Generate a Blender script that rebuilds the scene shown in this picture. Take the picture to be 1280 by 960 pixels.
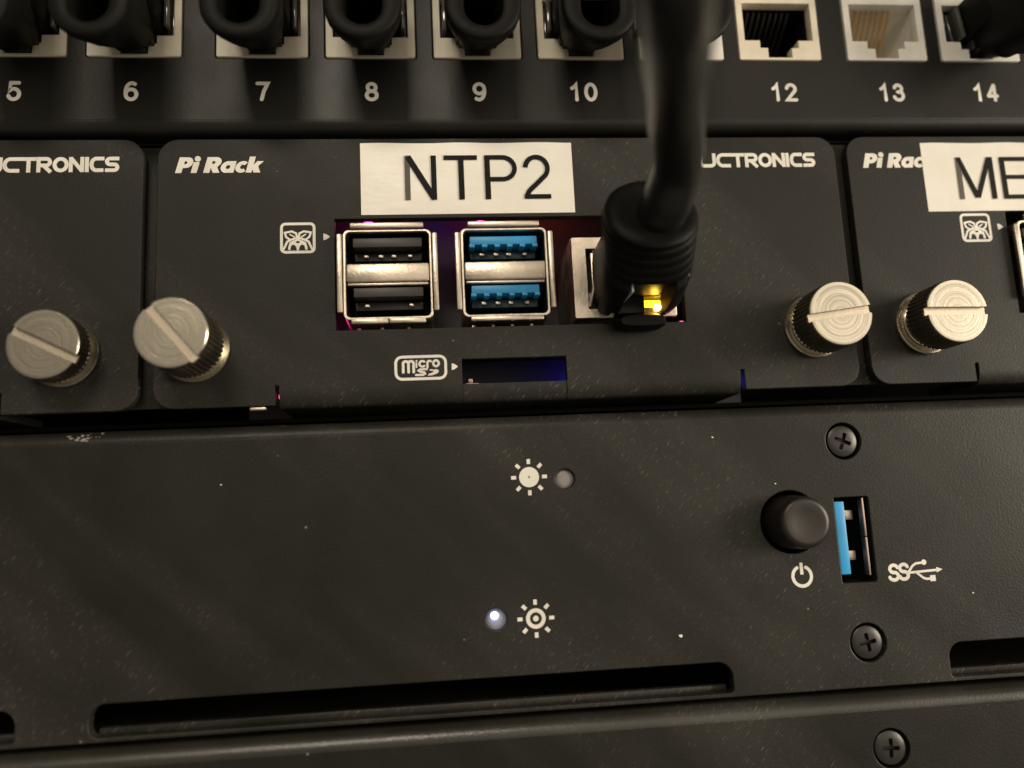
import bpy, bmesh, math, random
from math import pi, sin, cos, radians
from mathutils import Vector, Matrix

for o in list(bpy.data.objects):
    bpy.data.objects.remove(o, do_unlink=True)
S = 0.001                      # everything below is written in millimetres
random.seed(7)
scene = bpy.context.scene
COL = scene.collection

# ------------------------------------------------------------------ camera
cam_d = bpy.data.cameras.new('camera')
cam = bpy.data.objects.new('camera', cam_d)
COL.objects.link(cam)
right = Vector((0.99495523, -0.08842502, -0.04738253))
up = Vector((0.03286771, -0.15892033, 0.98674416))
fwd = Vector((0.09478291, 0.98332362, 0.15521229))
M = Matrix((right, up, -fwd)).transposed().to_4x4()
M.translation = Vector((6.8674, -119.7506, -36.5624)) * S
cam.matrix_world = M
cam_d.sensor_width = 36
cam_d.lens = 36 * 1000 / 1280
cam_d.clip_start = 0.005
cam_d.clip_end = 50
cam_d.dof.use_dof = True
cam_d.dof.focus_distance = 0.124
cam_d.dof.aperture_fstop = 8.5
scene.camera = cam

# ------------------------------------------------------------------ world, lamps, exposure
w = bpy.data.worlds.new('World')
scene.world = w
w.use_nodes = True
bg = w.node_tree.nodes['Background']
bg.inputs[0].default_value = (1.0, 0.86, 0.68, 1)
bg.inputs[1].default_value = 0.20
scene.view_settings.view_transform = 'Standard'
scene.view_settings.look = 'None'
scene.view_settings.exposure = 0
scene.view_settings.gamma = 1


def area(name, loc, target, size, power, col):
    l = bpy.data.lights.new(name, 'AREA')
    l.shape = 'RECTANGLE'
    l.size, l.size_y = size[0] * S, size[1] * S
    l.energy = power
    l.color = col
    o = bpy.data.objects.new(name, l)
    COL.objects.link(o)
    o.location = Vector(loc) * S
    d = (Vector(target) - Vector(loc)).normalized()
    o.rotation_euler = d.to_track_quat('-Z', 'Y').to_euler()
    return o


WARM = (1.0, 0.88, 0.70)
area('room_lamp_right', (1000, -500, 60), (40, 0, 0), (450, 400), 11.5, WARM)
area('room_wall_glow', (380, -900, 160), (40, 0, 0), (900, 700), 1.8, WARM)
area('ceiling_lamp_left', (-95, -600, 370), (0, 0, 0), (200, 110), 1.6, WARM)

# ------------------------------------------------------------------ materials


def new_mat(name):
    m = bpy.data.materials.new(name)
    m.use_nodes = True
    nt = m.node_tree
    b = nt.nodes['Principled BSDF']
    return m, nt, b


def coord(nt, scale=1.0, rot=(0, 0, 0), stretch=(1, 1, 1)):
    tc = nt.nodes.new('ShaderNodeTexCoord')
    mp = nt.nodes.new('ShaderNodeMapping')
    mp.inputs['Rotation'].default_value = rot
    mp.inputs['Scale'].default_value = tuple(scale * s for s in stretch)
    nt.links.new(tc.outputs['Object'], mp.inputs[0])
    return mp.outputs[0]


def noise(nt, vec, scale=1.0, detail=3, rough=0.55):
    n = nt.nodes.new('ShaderNodeTexNoise')
    n.inputs['Scale'].default_value = scale
    n.inputs['Detail'].default_value = detail
    n.inputs['Roughness'].default_value = rough
    nt.links.new(vec, n.inputs['Vector'])
    return n.outputs[0]


def ramp(nt, fac, stops):
    r = nt.nodes.new('ShaderNodeValToRGB')
    e = r.color_ramp.elements
    e[0].position, e[0].color = stops[0][0], (*stops[0][1], 1)
    e[1].position, e[1].color = stops[-1][0], (*stops[-1][1], 1)
    for p, c in stops[1:-1]:
        k = e.new(p)
        k.color = (*c, 1)
    nt.links.new(fac, r.inputs[0])
    return r.outputs[0]


def bump(nt, h, strength, dist, prev=None):
    b = nt.nodes.new('ShaderNodeBump')
    b.inputs['Strength'].default_value = strength
    b.inputs['Distance'].default_value = dist
    nt.links.new(h, b.inputs['Height'])
    if prev is not None:
        nt.links.new(prev, b.inputs['Normal'])
    return b.outputs[0]


def g(v):
    return (v, v, v)


def coated(name, c0, c1, rough=0.42, grain=2600, bs=0.35, scratch=True, spec=0.26):
    """black powder coat / paint with fine grain, faint handling scratches, dust specks and painted sheen streaks"""
    m, nt, b = new_mat(name)
    v = coord(nt, 1.0)
    n1 = noise(nt, v, grain, 3, 0.6)
    n2 = noise(nt, v, 55, 4, 0.6)
    col = ramp(nt, n2, [(0.3, c0), (0.7, c1)])
    last = col
    if scratch:
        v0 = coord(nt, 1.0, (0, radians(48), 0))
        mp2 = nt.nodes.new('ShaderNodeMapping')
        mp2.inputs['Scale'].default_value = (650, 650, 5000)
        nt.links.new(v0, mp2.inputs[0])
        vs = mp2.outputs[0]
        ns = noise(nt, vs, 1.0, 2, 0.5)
        mp3 = nt.nodes.new('ShaderNodeMapping')      # broad bands across the scratch direction, for scratches and painted sheen
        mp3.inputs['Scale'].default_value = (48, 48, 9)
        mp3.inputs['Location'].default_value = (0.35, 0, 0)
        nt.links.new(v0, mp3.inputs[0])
        scratch_sheen = noise(nt, mp3.outputs[0], 1.0, 3, 0.55)
        mask = ramp(nt, scratch_sheen, [(0.45, g(0)), (0.60, g(1))])
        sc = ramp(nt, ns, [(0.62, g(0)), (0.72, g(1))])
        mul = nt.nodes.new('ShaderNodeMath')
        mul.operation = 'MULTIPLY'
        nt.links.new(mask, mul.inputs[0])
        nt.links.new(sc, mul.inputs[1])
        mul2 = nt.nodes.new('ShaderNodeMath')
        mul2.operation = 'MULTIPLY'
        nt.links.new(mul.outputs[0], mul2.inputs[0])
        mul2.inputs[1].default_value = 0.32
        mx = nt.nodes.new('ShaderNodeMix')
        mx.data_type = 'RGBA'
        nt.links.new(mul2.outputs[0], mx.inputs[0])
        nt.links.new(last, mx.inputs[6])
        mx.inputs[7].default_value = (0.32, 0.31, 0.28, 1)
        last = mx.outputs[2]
        # dust specks
        vo = nt.nodes.new('ShaderNodeTexVoronoi')
        vo.inputs['Scale'].default_value = 150
        nt.links.new(v, vo.inputs['Vector'])
        sp = ramp(nt, vo.outputs['Distance'], [(0.022, g(0.55)), (0.034, g(0))])
        mx2 = nt.nodes.new('ShaderNodeMix')
        mx2.data_type = 'RGBA'
        nt.links.new(sp, mx2.inputs[0])
        nt.links.new(last, mx2.inputs[6])
        mx2.inputs[7].default_value = (0.35, 0.32, 0.27, 1)
        last = mx2.outputs[2]
    nt.links.new(last, b.inputs['Base Color'])
    rr = ramp(nt, n2, [(0.3, g(rough - 0.05)), (0.7, g(rough + 0.07))])
    if scratch:
        # painted sheen: the bands are lightened slightly
        sheen_mix = nt.nodes.new('ShaderNodeMix')
        sheen_mix.data_type = 'RGBA'
        nt.links.new(ramp(nt, scratch_sheen, [(0.44, g(0)), (0.62, g(0.05))]), sheen_mix.inputs[0])
        nt.links.new(last, sheen_mix.inputs[6])
        sheen_mix.inputs[7].default_value = (0.30, 0.28, 0.25, 1)
        nt.links.new(sheen_mix.outputs[2], b.inputs['Base Color'])
    nt.links.new(rr, b.inputs['Roughness'])
    b.inputs['Specular IOR Level'].default_value = spec
    nt.links.new(bump(nt, n1, bs, 0.00012), b.inputs['Normal'])
    return m


def plastic(name, c, rough=0.45, bs=0.1, spec=0.5, grain=1800):
    m, nt, b = new_mat(name)
    v = coord(nt)
    n = noise(nt, v, grain, 3)
    n2 = noise(nt, v, 160, 3)
    lo = tuple(x * 0.82 for x in c)
    hi = tuple(min(1, x * 1.12) for x in c)
    nt.links.new(ramp(nt, n2, [(0.3, lo), (0.7, hi)]), b.inputs['Base Color'])
    b.inputs['Roughness'].default_value = rough
    b.inputs['Specular IOR Level'].default_value = spec
    nt.links.new(bump(nt, n, bs, 0.0001), b.inputs['Normal'])
    return m


def metal(name, c, rough=0.3, bs=0.25, grain=1500, dark=0.7):
    m, nt, b = new_mat(name)
    v = coord(nt)
    n = noise(nt, v, grain, 4, 0.6)
    n2 = noise(nt, v, 260, 3)
    nt.links.new(ramp(nt, n2, [(0.32, tuple(x * dark for x in c)), (0.62, c)]), b.inputs['Base Color'])
    b.inputs['Metallic'].default_value = 1
    nt.links.new(ramp(nt, n2, [(0.3, g(rough - 0.06)), (0.7, g(rough + 0.1))]), b.inputs['Roughness'])
    nt.links.new(bump(nt, n, bs, 0.0001), b.inputs['Normal'])
    return m


def turned(name, c, rough=0.33):
    """lathe-turned nickel: fine concentric rings about the local Y axis"""
    m, nt, b = new_mat(name)
    v = coord(nt)
    sx = nt.nodes.new('ShaderNodeSeparateXYZ')
    nt.links.new(v, sx.inputs[0])

    def mth(op, a_, b_=None, val=None):
        q = nt.nodes.new('ShaderNodeMath')
        q.operation = op
        nt.links.new(a_, q.inputs[0])
        if b_ is not None:
            nt.links.new(b_, q.inputs[1])
        if val is not None:
            q.inputs[1].default_value = val
        return q.outputs[0]
    rad = mth('SQRT', mth('ADD', mth('POWER', sx.outputs[0], None, 2.0), mth('POWER', sx.outputs[2], None, 2.0)))
    cb3 = nt.nodes.new('ShaderNodeCombineXYZ')
    nt.links.new(mth('MULTIPLY', rad, None, 2600.0), cb3.inputs[0])
    nt.links.new(mth('MULTIPLY', sx.outputs[0], None, 90.0), cb3.inputs[1])
    nt.links.new(mth('MULTIPLY', sx.outputs[2], None, 90.0), cb3.inputs[2])
    rings = noise(nt, cb3.outputs[0], 1.0, 4, 0.65)
    n = noise(nt, v, 420, 4, 0.6)
    nt.links.new(ramp(nt, rings, [(0.38, tuple(x * 0.5 for x in c)), (0.60, c)]), b.inputs['Base Color'])
    b.inputs['Metallic'].default_value = 1
    nt.links.new(ramp(nt, rings, [(0.35, g(rough + 0.10)), (0.65, g(rough - 0.03))]), b.inputs['Roughness'])
    h = bump(nt, rings, 0.5, 0.00005)
    nt.links.new(bump(nt, noise(nt, v, 1500, 2), 0.15, 0.00008, h), b.inputs['Normal'])
    return m


def paper(name):
    m, nt, b = new_mat(name)
    v = coord(nt)
    n = noise(nt, v, 90, 5, 0.6)
    n3 = noise(nt, coord(nt, 1.0, (0, 0.5, 0), (60, 60, 200)), 1.0, 3, 0.5)
    nt.links.new(ramp(nt, n, [(0.3, (0.76, 0.73, 0.66)), (0.7, (0.86, 0.83, 0.76))]), b.inputs['Base Color'])
    b.inputs['Roughness'].default_value = 0.38
    h = bump(nt, n3, 0.5, 0.0006)
    nt.links.new(bump(nt, n, 0.35, 0.0005, h), b.inputs['Normal'])
    return m


def emit(name, c, s):
    m, nt, b = new_mat(name)
    b.inputs['Base Color'].default_value = (*c, 1)
    b.inputs['Emission Color'].default_value = (*c, 1)
    b.inputs['Emission Strength'].default_value = s
    return m


MAT = dict(
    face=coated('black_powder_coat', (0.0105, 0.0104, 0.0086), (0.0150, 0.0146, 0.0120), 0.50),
    edge=coated('highlit_painted_edge', (0.018, 0.0175, 0.0140), (0.026, 0.025, 0.020), 0.30, 2600, 0.3, True, 0.6),  # chassis paint again, with the fold's highlight put into colour and gloss
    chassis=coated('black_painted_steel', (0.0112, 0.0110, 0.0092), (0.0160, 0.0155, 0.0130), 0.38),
    patch=coated('black_satin_metal', (0.0105, 0.0102, 0.0088), (0.014, 0.0136, 0.0118), 0.40, 1800, 0.18, False, 0.3),
    dark=plastic('dark_interior', (0.003, 0.003, 0.003), 0.8, 0.1, 0.1),
    ink=plastic('white_print', (0.80, 0.77, 0.70), 0.5, 0.05),
    tape=paper('label_tape'),
    tapeink=plastic('black_tape_ink', (0.006, 0.0055, 0.0055), 0.5, 0.05, 0.12),
    fadeink=plastic('worn_tape_ink', (0.10, 0.088, 0.075), 0.5, 0.05, 0.2),
    nickel=turned('turned_nickel', (0.76, 0.70, 0.58), 0.25),
    knurl=metal('knurled_nickel', (0.30, 0.26, 0.20), 0.34, 0.1),  # nickel darkened: the sleeve's dark reflection is put into the colour
    tin=metal('tinned_steel', (0.76, 0.67, 0.56), 0.36, 0.42, 2200, 0.72),
    gold=metal('gold_contact', (0.80, 0.52, 0.20), 0.3, 0.05),
    usbblue=plastic('usb_blue', (0.03, 0.34, 0.72), 0.4, 0.05),
    usbgrey=plastic('usb_grey', (0.045, 0.042, 0.042), 0.45, 0.05),
    usbdark=plastic('usb_dark_cavity', (0.010, 0.010, 0.011), 0.4, 0.05),
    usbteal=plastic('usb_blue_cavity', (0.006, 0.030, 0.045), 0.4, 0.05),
    rubber=plastic('black_rubber', (0.0055, 0.0053, 0.0048), 0.50, 0.3, 0.12, 900),
    jacket=plastic('black_cable_jacket', (0.009, 0.0086, 0.0078), 0.30, 0.9, 0.5, 260),
    cream=plastic('cream_jack', (0.82, 0.75, 0.60), 0.42, 0.05),
    white=plastic('white_jack', (0.85, 0.82, 0.76), 0.42, 0.05),
    button=plastic('black_button', (0.012, 0.009, 0.0075), 0.40, 0.12),
    screw=plastic('black_oxide_screw', (0.022, 0.020, 0.018), 0.36, 0.15),
    pcb=plastic('circuit_board_mask', (0.012, 0.03, 0.02), 0.4, 0.1),
    lens=plastic('light_pipe', (0.26, 0.24, 0.23), 0.4, 0.05),
    clear=plastic('smoky_plastic', (0.03, 0.03, 0.03), 0.4, 0.02, 0.3),
    silverclear=plastic('clear_latch', (0.45, 0.45, 0.46), 0.15, 0.02),
    glossy=plastic('clear_plug_plastic', (0.07, 0.068, 0.062), 0.10, 0.0, 0.9),
    slotmetal=metal('milled_slot', (0.62, 0.55, 0.45), 0.55, 0.3, 900, 0.85),
    bronze=metal('dull_shell_edge', (0.40, 0.30, 0.25), 0.5, 0.1),
    amber=emit('amber_led', (1.0, 0.50, 0.02), 3.5),
    amberhot=emit('amber_led_core', (1.0, 0.62, 0.08), 40.0),
    white_led=emit('white_led', (0.50, 0.60, 1.0), 12.0),
    magenta=emit('magenta_led', (1.0, 0.05, 0.30), 9),
    red=emit('red_led', (1.0, 0.06, 0.05), 9),
    pinkdim=emit('dim_pink_led', (0.85, 0.10, 0.25), 2.0),
    pipe_lit=emit('lit_light_pipe', (0.22, 0.22, 0.27), 0.25),
    blue=emit('blue_led', (0.10, 0.06, 1.0), 8),
    board=plastic('glow_backing_grey', (0.10, 0.10, 0.11), 0.6, 0.2, 0.3, 600),  # plain grey for the added sheets that catch the glow
)

# ------------------------------------------------------------------ builders
ORG = {}


def origin(parent):
    return ORG.get(parent.name, Vector((0, 0, 0))) if parent else Vector((0, 0, 0))


def thing(name, label, cat, loc=(0, 0, 0), group=None):
    o = bpy.data.objects.new(name, None)
    COL.objects.link(o)
    o.empty_display_size = 0.005
    o.location = Vector(loc) * S
    ORG[o.name] = Vector(loc)
    if label:
        o['label'] = label
    if cat:
        o['category'] = cat
    if group:
        o['group'] = group
    return o


def part_empty(name, parent, loc, label=None):
    o = bpy.data.objects.new(name, None)
    COL.objects.link(o)
    o.empty_display_size = 0.003
    o.parent = parent
    o.location = (Vector(loc) - origin(parent)) * S
    ORG[o.name] = Vector(loc)
    if label:
        o['label'] = label
    return o


def link_mesh(name, me, mat, parent, smooth=False):
    o = bpy.data.objects.new(name, me)
    COL.objects.link(o)
    me.name = name
    me.materials.clear()
    me.materials.append(MAT[mat])
    if smooth:
        for p in me.polygons:
            p.use_smooth = True
        try:
            me.set_sharp_from_angle(angle=radians(38))
        except Exception:
            pass
    if parent:
        o.parent = parent
        ORG[o.name] = origin(parent)
    return o


def finish(name, bm, mat, parent=None, smooth=False):
    og = origin(parent)
    for v in bm.verts:
        v.co = (v.co - og) * S
    bmesh.ops.recalc_face_normals(bm, faces=bm.faces)
    me = bpy.data.meshes.new(name)
    bm.to_mesh(me)
    bm.free()
    return link_mesh(name, me, mat, parent, smooth)


def add_box(bm, x0, x1, y0, y1, z0, z1, bev=0.0, seg=2):
    r = bmesh.ops.create_cube(bm, size=1)
    vs = r['verts']
    for v in vs:
        v.co = Vector(((x0 + x1) / 2 + v.co.x * (x1 - x0), (y0 + y1) / 2 + v.co.y * (y1 - y0), (z0 + z1) / 2 + v.co.z * (z1 - z0)))
    if bev:
        es = list({e for v in vs for e in v.link_edges})
        bmesh.ops.bevel(bm, geom=es, offset=bev, segments=seg, affect='EDGES', profile=0.5)


def box(name, b, mat, parent, bev=0.1, smooth=True):
    bm = bmesh.new()
    add_box(bm, *b, bev=bev)
    return finish(name, bm, mat, parent, smooth)


def lathe(bm, cx, cz, prof, n=64, cap0=True, cap1=True, rf=None):
    """prof = [(y, r)] about the Y axis"""
    rings = []
    for k, (y, r) in enumerate(prof):
        rings.append([bm.verts.new((cx + (r * (rf(i, k) if rf else 1)) * cos(2 * pi * i / n), y, cz + (r * (rf(i, k) if rf else 1)) * sin(2 * pi * i / n))) for i in range(n)])
    for a, b in zip(rings, rings[1:]):
        for i in range(n):
            j = (i + 1) % n
            bm.faces.new((a[i], a[j], b[j], b[i]))
    if cap0:
        bm.faces.new(rings[0])
    if cap1:
        bm.faces.new(list(reversed(rings[-1])))


def rrect(x0, x1, z0, z1, r, n=6):
    pts = []
    rr = r if isinstance(r, (tuple, list)) else (r, r, r, r)   # tr, tl, bl, br
    for (cx, cz, a, q) in ((x1, z1, 0, 0), (x0, z1, 90, 1), (x0, z0, 180, 2), (x1, z0, 270, 3)):
        r_ = rr[q]
        if r_ <= 0:
            pts.append((cx, cz))
            continue
        sx = 1 if cx == x1 else -1
        sz = 1 if cz == z1 else -1
        for i in range(n + 1):
            t = radians(a + 90 * i / n)
            pts.append((cx - sx * r_ + r_ * cos(t), cz - sz * r_ + r_ * sin(t)))
    return pts


def circ(cx, cz, r, n=40):
    return [(cx + r * cos(2 * pi * i / n), cz + r * sin(2 * pi * i / n)) for i in range(n)]


def curve_mesh(loops, thick, bev, res=2):
    cu = bpy.data.curves.new('outline', 'CURVE')
    cu.dimensions = '2D'
    cu.fill_mode = 'BOTH'
    for lp in loops:
        sp = cu.splines.new('POLY')
        sp.points.add(len(lp) - 1)
        for p, (x, z) in zip(sp.points, lp):
            p.co = (x, z, 0, 1)
        sp.use_cyclic_u = True
    cu.extrude = thick / 2 - bev
    if bev:
        cu.bevel_depth = bev
        cu.bevel_resolution = res
        cu.offset = -bev
    o = bpy.data.objects.new('outline', cu)
    COL.objects.link(o)
    dg = bpy.context.evaluated_depsgraph_get()
    me = bpy.data.meshes.new_from_object(o.evaluated_get(dg))
    bpy.data.objects.remove(o, do_unlink=True)
    bpy.data.curves.remove(cu)
    return me


def plate(name, loops, y0, thick, mat, parent, bev=0.15, smooth=True):
    """sheet lying in the XZ plane, front face at y0, holes = inner loops"""
    me = curve_mesh(loops, thick, bev)
    og = origin(parent)
    bm = bmesh.new()
    bm.from_mesh(me)
    bpy.data.meshes.remove(me)
    for v in bm.verts:
        x, z, d = v.co
        v.co = Vector((x, y0 + thick / 2 - d, z))
    return finish(name, bm, mat, parent, smooth)


def sweep_x(name, prof, x0, x1, mat, parent, thick=None):
    """profile [(y,z)] extruded along X as an open bent sheet, optionally with thickness"""
    bm = bmesh.new()
    A = [bm.verts.new((x0, y, z)) for y, z in prof]
    B = [bm.verts.new((x1, y, z)) for y, z in prof]
    for i in range(len(prof) - 1):
        bm.faces.new((A[i], A[i + 1], B[i + 1], B[i]))
    if len(prof) > 2 and thick == 'closed':
        bm.faces.new((A[-1], A[0], B[0], B[-1]))
        bm.faces.new(A)
        bm.faces.new(list(reversed(B)))
    return finish(name, bm, mat, parent, True)


def arc2(cy, cz, r, a0, a1, n=10):
    return [(cy + r * cos(radians(a0 + (a1 - a0) * i / n)), cz + r * sin(radians(a0 + (a1 - a0) * i / n))) for i in range(n + 1)]


def join_bool(o, cutter_bm):
    """subtract a bmesh (already in world mm) from a mesh object"""
    og = ORG.get(o.name, Vector((0, 0, 0)))
    for v in cutter_bm.verts:
        v.co = (v.co - og) * S
    bmesh.ops.recalc_face_normals(cutter_bm, faces=cutter_bm.faces)
    cm = bpy.data.meshes.new('cut')
    cutter_bm.to_mesh(cm)
    cutter_bm.free()
    # booleans are done enlarged so that the solver tolerance does not matter
    big = Matrix.Scale(1000, 4)
    cm.transform(big)
    o.data.transform(big)
    c = bpy.data.objects.new('cut', cm)
    COL.objects.link(c)
    keep = o.parent
    o.parent = None
    mod = o.modifiers.new('b', 'BOOLEAN')
    mod.operation = 'DIFFERENCE'
    mod.object = c
    mod.solver = 'EXACT'
    dg = bpy.context.evaluated_depsgraph_get()
    me = bpy.data.meshes.new_from_object(o.evaluated_get(dg))
    o.modifiers.clear()
    mats = list(o.data.materials)
    o.data = me
    me.transform(Matrix.Scale(0.001, 4))
    me.materials.clear()
    for m in mats:
        me.materials.append(m)
    for p in me.polygons:
        p.use_smooth = True
    me.set_sharp_from_angle(angle=radians(35))
    o.parent = keep
    bpy.data.objects.remove(c, do_unlink=True)
    return o


def tube(bm, pts, r, n=20, caps=True):
    """round tube through pts (Catmull-Rom smoothed), r scalar or per-point list"""
    P = [Vector(p) for p in pts]
    R = r if isinstance(r, list) else [r] * len(P)
    out, ro = [], []
    for i in range(len(P) - 1):
        p0 = P[max(i - 1, 0)]; p1 = P[i]; p2 = P[i + 1]; p3 = P[min(i + 2, len(P) - 1)]
        for k in range(8):
            t = k / 8
            out.append(0.5 * ((2 * p1) + (p2 - p0) * t + (2 * p0 - 5 * p1 + 4 * p2 - p3) * t * t + (-p0 + 3 * p1 - 3 * p2 + p3) * t ** 3))
            ro.append(R[i] + (R[i + 1] - R[i]) * t)
    out.append(P[-1]); ro.append(R[-1])
    nrm = None
    rings = []
    for i, p in enumerate(out):
        d = (out[min(i + 1, len(out) - 1)] - out[max(i - 1, 0)]).normalized()
        if nrm is None:
            nrm = d.orthogonal().normalized()
        nrm = (nrm - d * nrm.dot(d)).normalized()
        bn = d.cross(nrm)
        rings.append([bm.verts.new(p + (nrm * cos(2 * pi * k / n) + bn * sin(2 * pi * k / n)) * ro[i]) for k in range(n)])
    for a, b in zip(rings, rings[1:]):
        for i in range(n):
            j = (i + 1) % n
            bm.faces.new((a[i], a[j], b[j], b[i]))
    if caps:
        bm.faces.new(rings[0])
        bm.faces.new(list(reversed(rings[-1])))


def loft(bm, secs, cap0=True, cap1=True):
    rings = [[bm.verts.new(p) for p in s] for s in secs]
    n = len(rings[0])
    for a, b in zip(rings, rings[1:]):
        for i in range(n):
            j = (i + 1) % n
            bm.faces.new((a[i], a[j], b[j], b[i]))
    if cap0:
        bm.faces.new(rings[0])
    if cap1:
        bm.faces.new(list(reversed(rings[-1])))


def superell(cx, y, cz, rx, rz, p=2.0, n=40, tilt=0.0):
    o = []
    for i in range(n):
        t = 2 * pi * i / n
        c, s = cos(t), sin(t)
        x = rx * math.copysign(abs(c) ** (2 / p), c)
        z = rz * math.copysign(abs(s) ** (2 / p), s)
        o.append(Vector((cx + x, y + z * tilt, cz + z)))
    return o


# ---- printed strokes -------------------------------------------------
def arc(cx, cy, rx, ry, a0, a1, n=14):
    return [(cx + rx * cos(radians(a0 + (a1 - a0) * i / n)), cy + ry * sin(radians(a0 + (a1 - a0) * i / n))) for i in range(n + 1)]


def ribbon(bm, pts, wd, y, closed=False, rnd=False):
    P = [Vector((a, b)) for a, b in pts]
    q = []
    for p in P:
        if not q or (p - q[-1]).length > 1e-4:
            q.append(p)
    if closed and (q[0] - q[-1]).length < 1e-4:
        q.pop()
    P = q
    n = len(P)
    L, Rr = [], []
    for i in range(n):
        if closed:
            a, b = P[(i - 1) % n], P[(i + 1) % n]
        else:
            a, b = P[max(i - 1, 0)], P[min(i + 1, n - 1)]
        d1 = (P[i] - a).normalized() if (P[i] - a).length > 0 else (b - P[i]).normalized()
        d2 = (b - P[i]).normalized() if (b - P[i]).length > 0 else d1
        t = (d1 + d2)
        t = t.normalized() if t.length > 1e-3 else d1
        nn = Vector((-t.y, t.x))
        c = max(0.5, abs(nn.dot(Vector((-d1.y, d1.x)))))
        hw = wd / 2 / c
        L.append(bm.verts.new((P[i].x + nn.x * hw, y, P[i].y + nn.y * hw)))
        Rr.append(bm.verts.new((P[i].x - nn.x * hw, y, P[i].y - nn.y * hw)))
    for i in range(n if closed else n - 1):
        j = (i + 1) % n
        bm.faces.new((L[i], L[j], Rr[j], Rr[i]))
    if rnd and not closed:
        for (p, q_, v0, v1) in ((P[0], P[1], L[0], Rr[0]), (P[-1], P[-2], Rr[-1], L[-1])):
            d = (p - q_).normalized()
            nn = Vector((-d.y, d.x))
            fan = [v1 if False else bm.verts.new((p.x + wd / 2 * (nn.x * cos(t) + d.x * sin(t)), y, p.y + wd / 2 * (nn.y * cos(t) + d.y * sin(t)))) for t in [pi * k / 8 for k in range(9)]]
            bm.faces.new(fan)


def blob(bm, pts, y):
    bm.faces.new([bm.verts.new((a, y, b)) for a, b in pts])


DIG = {  # centrelines in a unit box
    '0': [(arc(.5, .5, .5, .5, 90, 450, 28), True)],
    '1': [([(.1, .74), (.34, .82), (.55, 1.0), (.55, 0)], False)],
    '2': [(arc(.5, .72, .46, .28, 170, -28, 14) + [(.04, .0), (1, .0)], False)],
    '3': [(arc(.47, .76, .40, .24, 165, -80, 14) + [(.40, .54)], False), (arc(.47, .28, .50, .28, 84, -165, 16), False)],
    '4': [([(.74, 0), (.74, .97)], False), ([(.70, 1.0), (0, .27)], False), ([(0, .27), (1, .27)], False)],
    '5': [([(.92, 1), (.2, 1), (.08, .50)] + arc(.48, .32, .50, .32, 128, -160, 16), False)],
    '6': [(arc(.5, .31, .5, .31, 90, 450, 22), True), (arc(.56, .5, .56, .5, 60, 180, 12) + [(0, .31)], False)],
    '7': [([(0, 1), (1, 1), (.62, .5), (.42, 0)], False)],
    '8': [(arc(.5, .76, .40, .24, 90, 450, 20), True), (arc(.5, .27, .5, .27, 90, 450, 20), True)],
    '9': [(arc(.5, .69, .5, .31, 90, 450, 22), True), (arc(.44, .5, .56, .5, 0, -120, 12), False), ([(1, .69), (1, .5)], False)],
}


def draw_glyph(bm, g_, x0, z0, w_, h_, st, y, rnd=True, shear=0.0):
    k = 0
    for pts, closed in g_:
        q = [(x0 + st / 2 + px * (w_ - st) + (pz * h_) * shear, z0 + st / 2 + pz * (h_ - st)) for px, pz in pts]
        ribbon(bm, q, st, y - 0.006 * k, closed, rnd)
        k += 1


def numeral(txt, xc, parent, zb=28.5, h=3.3, wd=2.2, st=0.6, y=-0.02):
    adv = 2.45
    bm = bmesh.new()
    x = xc - (adv * len(txt) - (adv - wd)) / 2
    for c in txt:
        draw_glyph(bm, DIG[c], x, zb, wd, h, st, y)
        x += adv
    o = finish('port_number', bm, 'ink', parent)
    return o


# ================================================================== SETTING: dark inside of the rack
bm = bmesh.new()
add_box(bm, -190, 230, 60, 64, -170, 150)
add_box(bm, -190, -186, -2, 60, -170, 150)
add_box(bm, 226, 230, -2, 60, -170, 150)
ri = finish('rack_interior', bm, 'dark')
ri['kind'] = 'structure'

# ================================================================== PATCH PANEL
pp = thing('patch_panel', 'black patch panel across the top with white port numbers 5 to 14', 'patch panel', (20, 0, 24))
JX = {5: -55.4, 6: -38.2, 7: -18.7, 8: -1.75, 9: 15.4, 10: 32.4, 11: 49.4, 12: 66.4, 13: 85.35, 14: 102.3}
JZ0, JZ1 = 35.9, 52.6
holes = [rrect(x - 7.3, x + 7.3, JZ0 - .15, JZ1 + .15, 0.5, 3) for x in JX.values()]
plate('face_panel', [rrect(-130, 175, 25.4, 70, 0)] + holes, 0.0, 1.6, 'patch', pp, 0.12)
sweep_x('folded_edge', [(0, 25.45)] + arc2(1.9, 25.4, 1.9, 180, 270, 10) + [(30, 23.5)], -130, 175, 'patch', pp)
for n, x in JX.items():
    if n != 11:
        numeral(str(n), x + (-.35 if n < 7 else 0), pp)

# ---- keystone jacks
WHITE = {5: 'cream', 6: 'cream', 7: 'cream', 8: 'cream', 9: 'cream', 10: 'cream', 11: 'white', 12: 'cream', 13: 'white', 14: 'white'}
OP = [(-5.95, 46.3), (-5.95, 39.45), (-3.35, 39.45), (-3.35, 38.1), (-2.05, 38.1), (-2.05, 36.35), (2.05, 36.35), (2.05, 38.1), (3.35, 38.1), (3.35, 39.45), (5.95, 39.45), (5.95, 46.3)]


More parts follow.
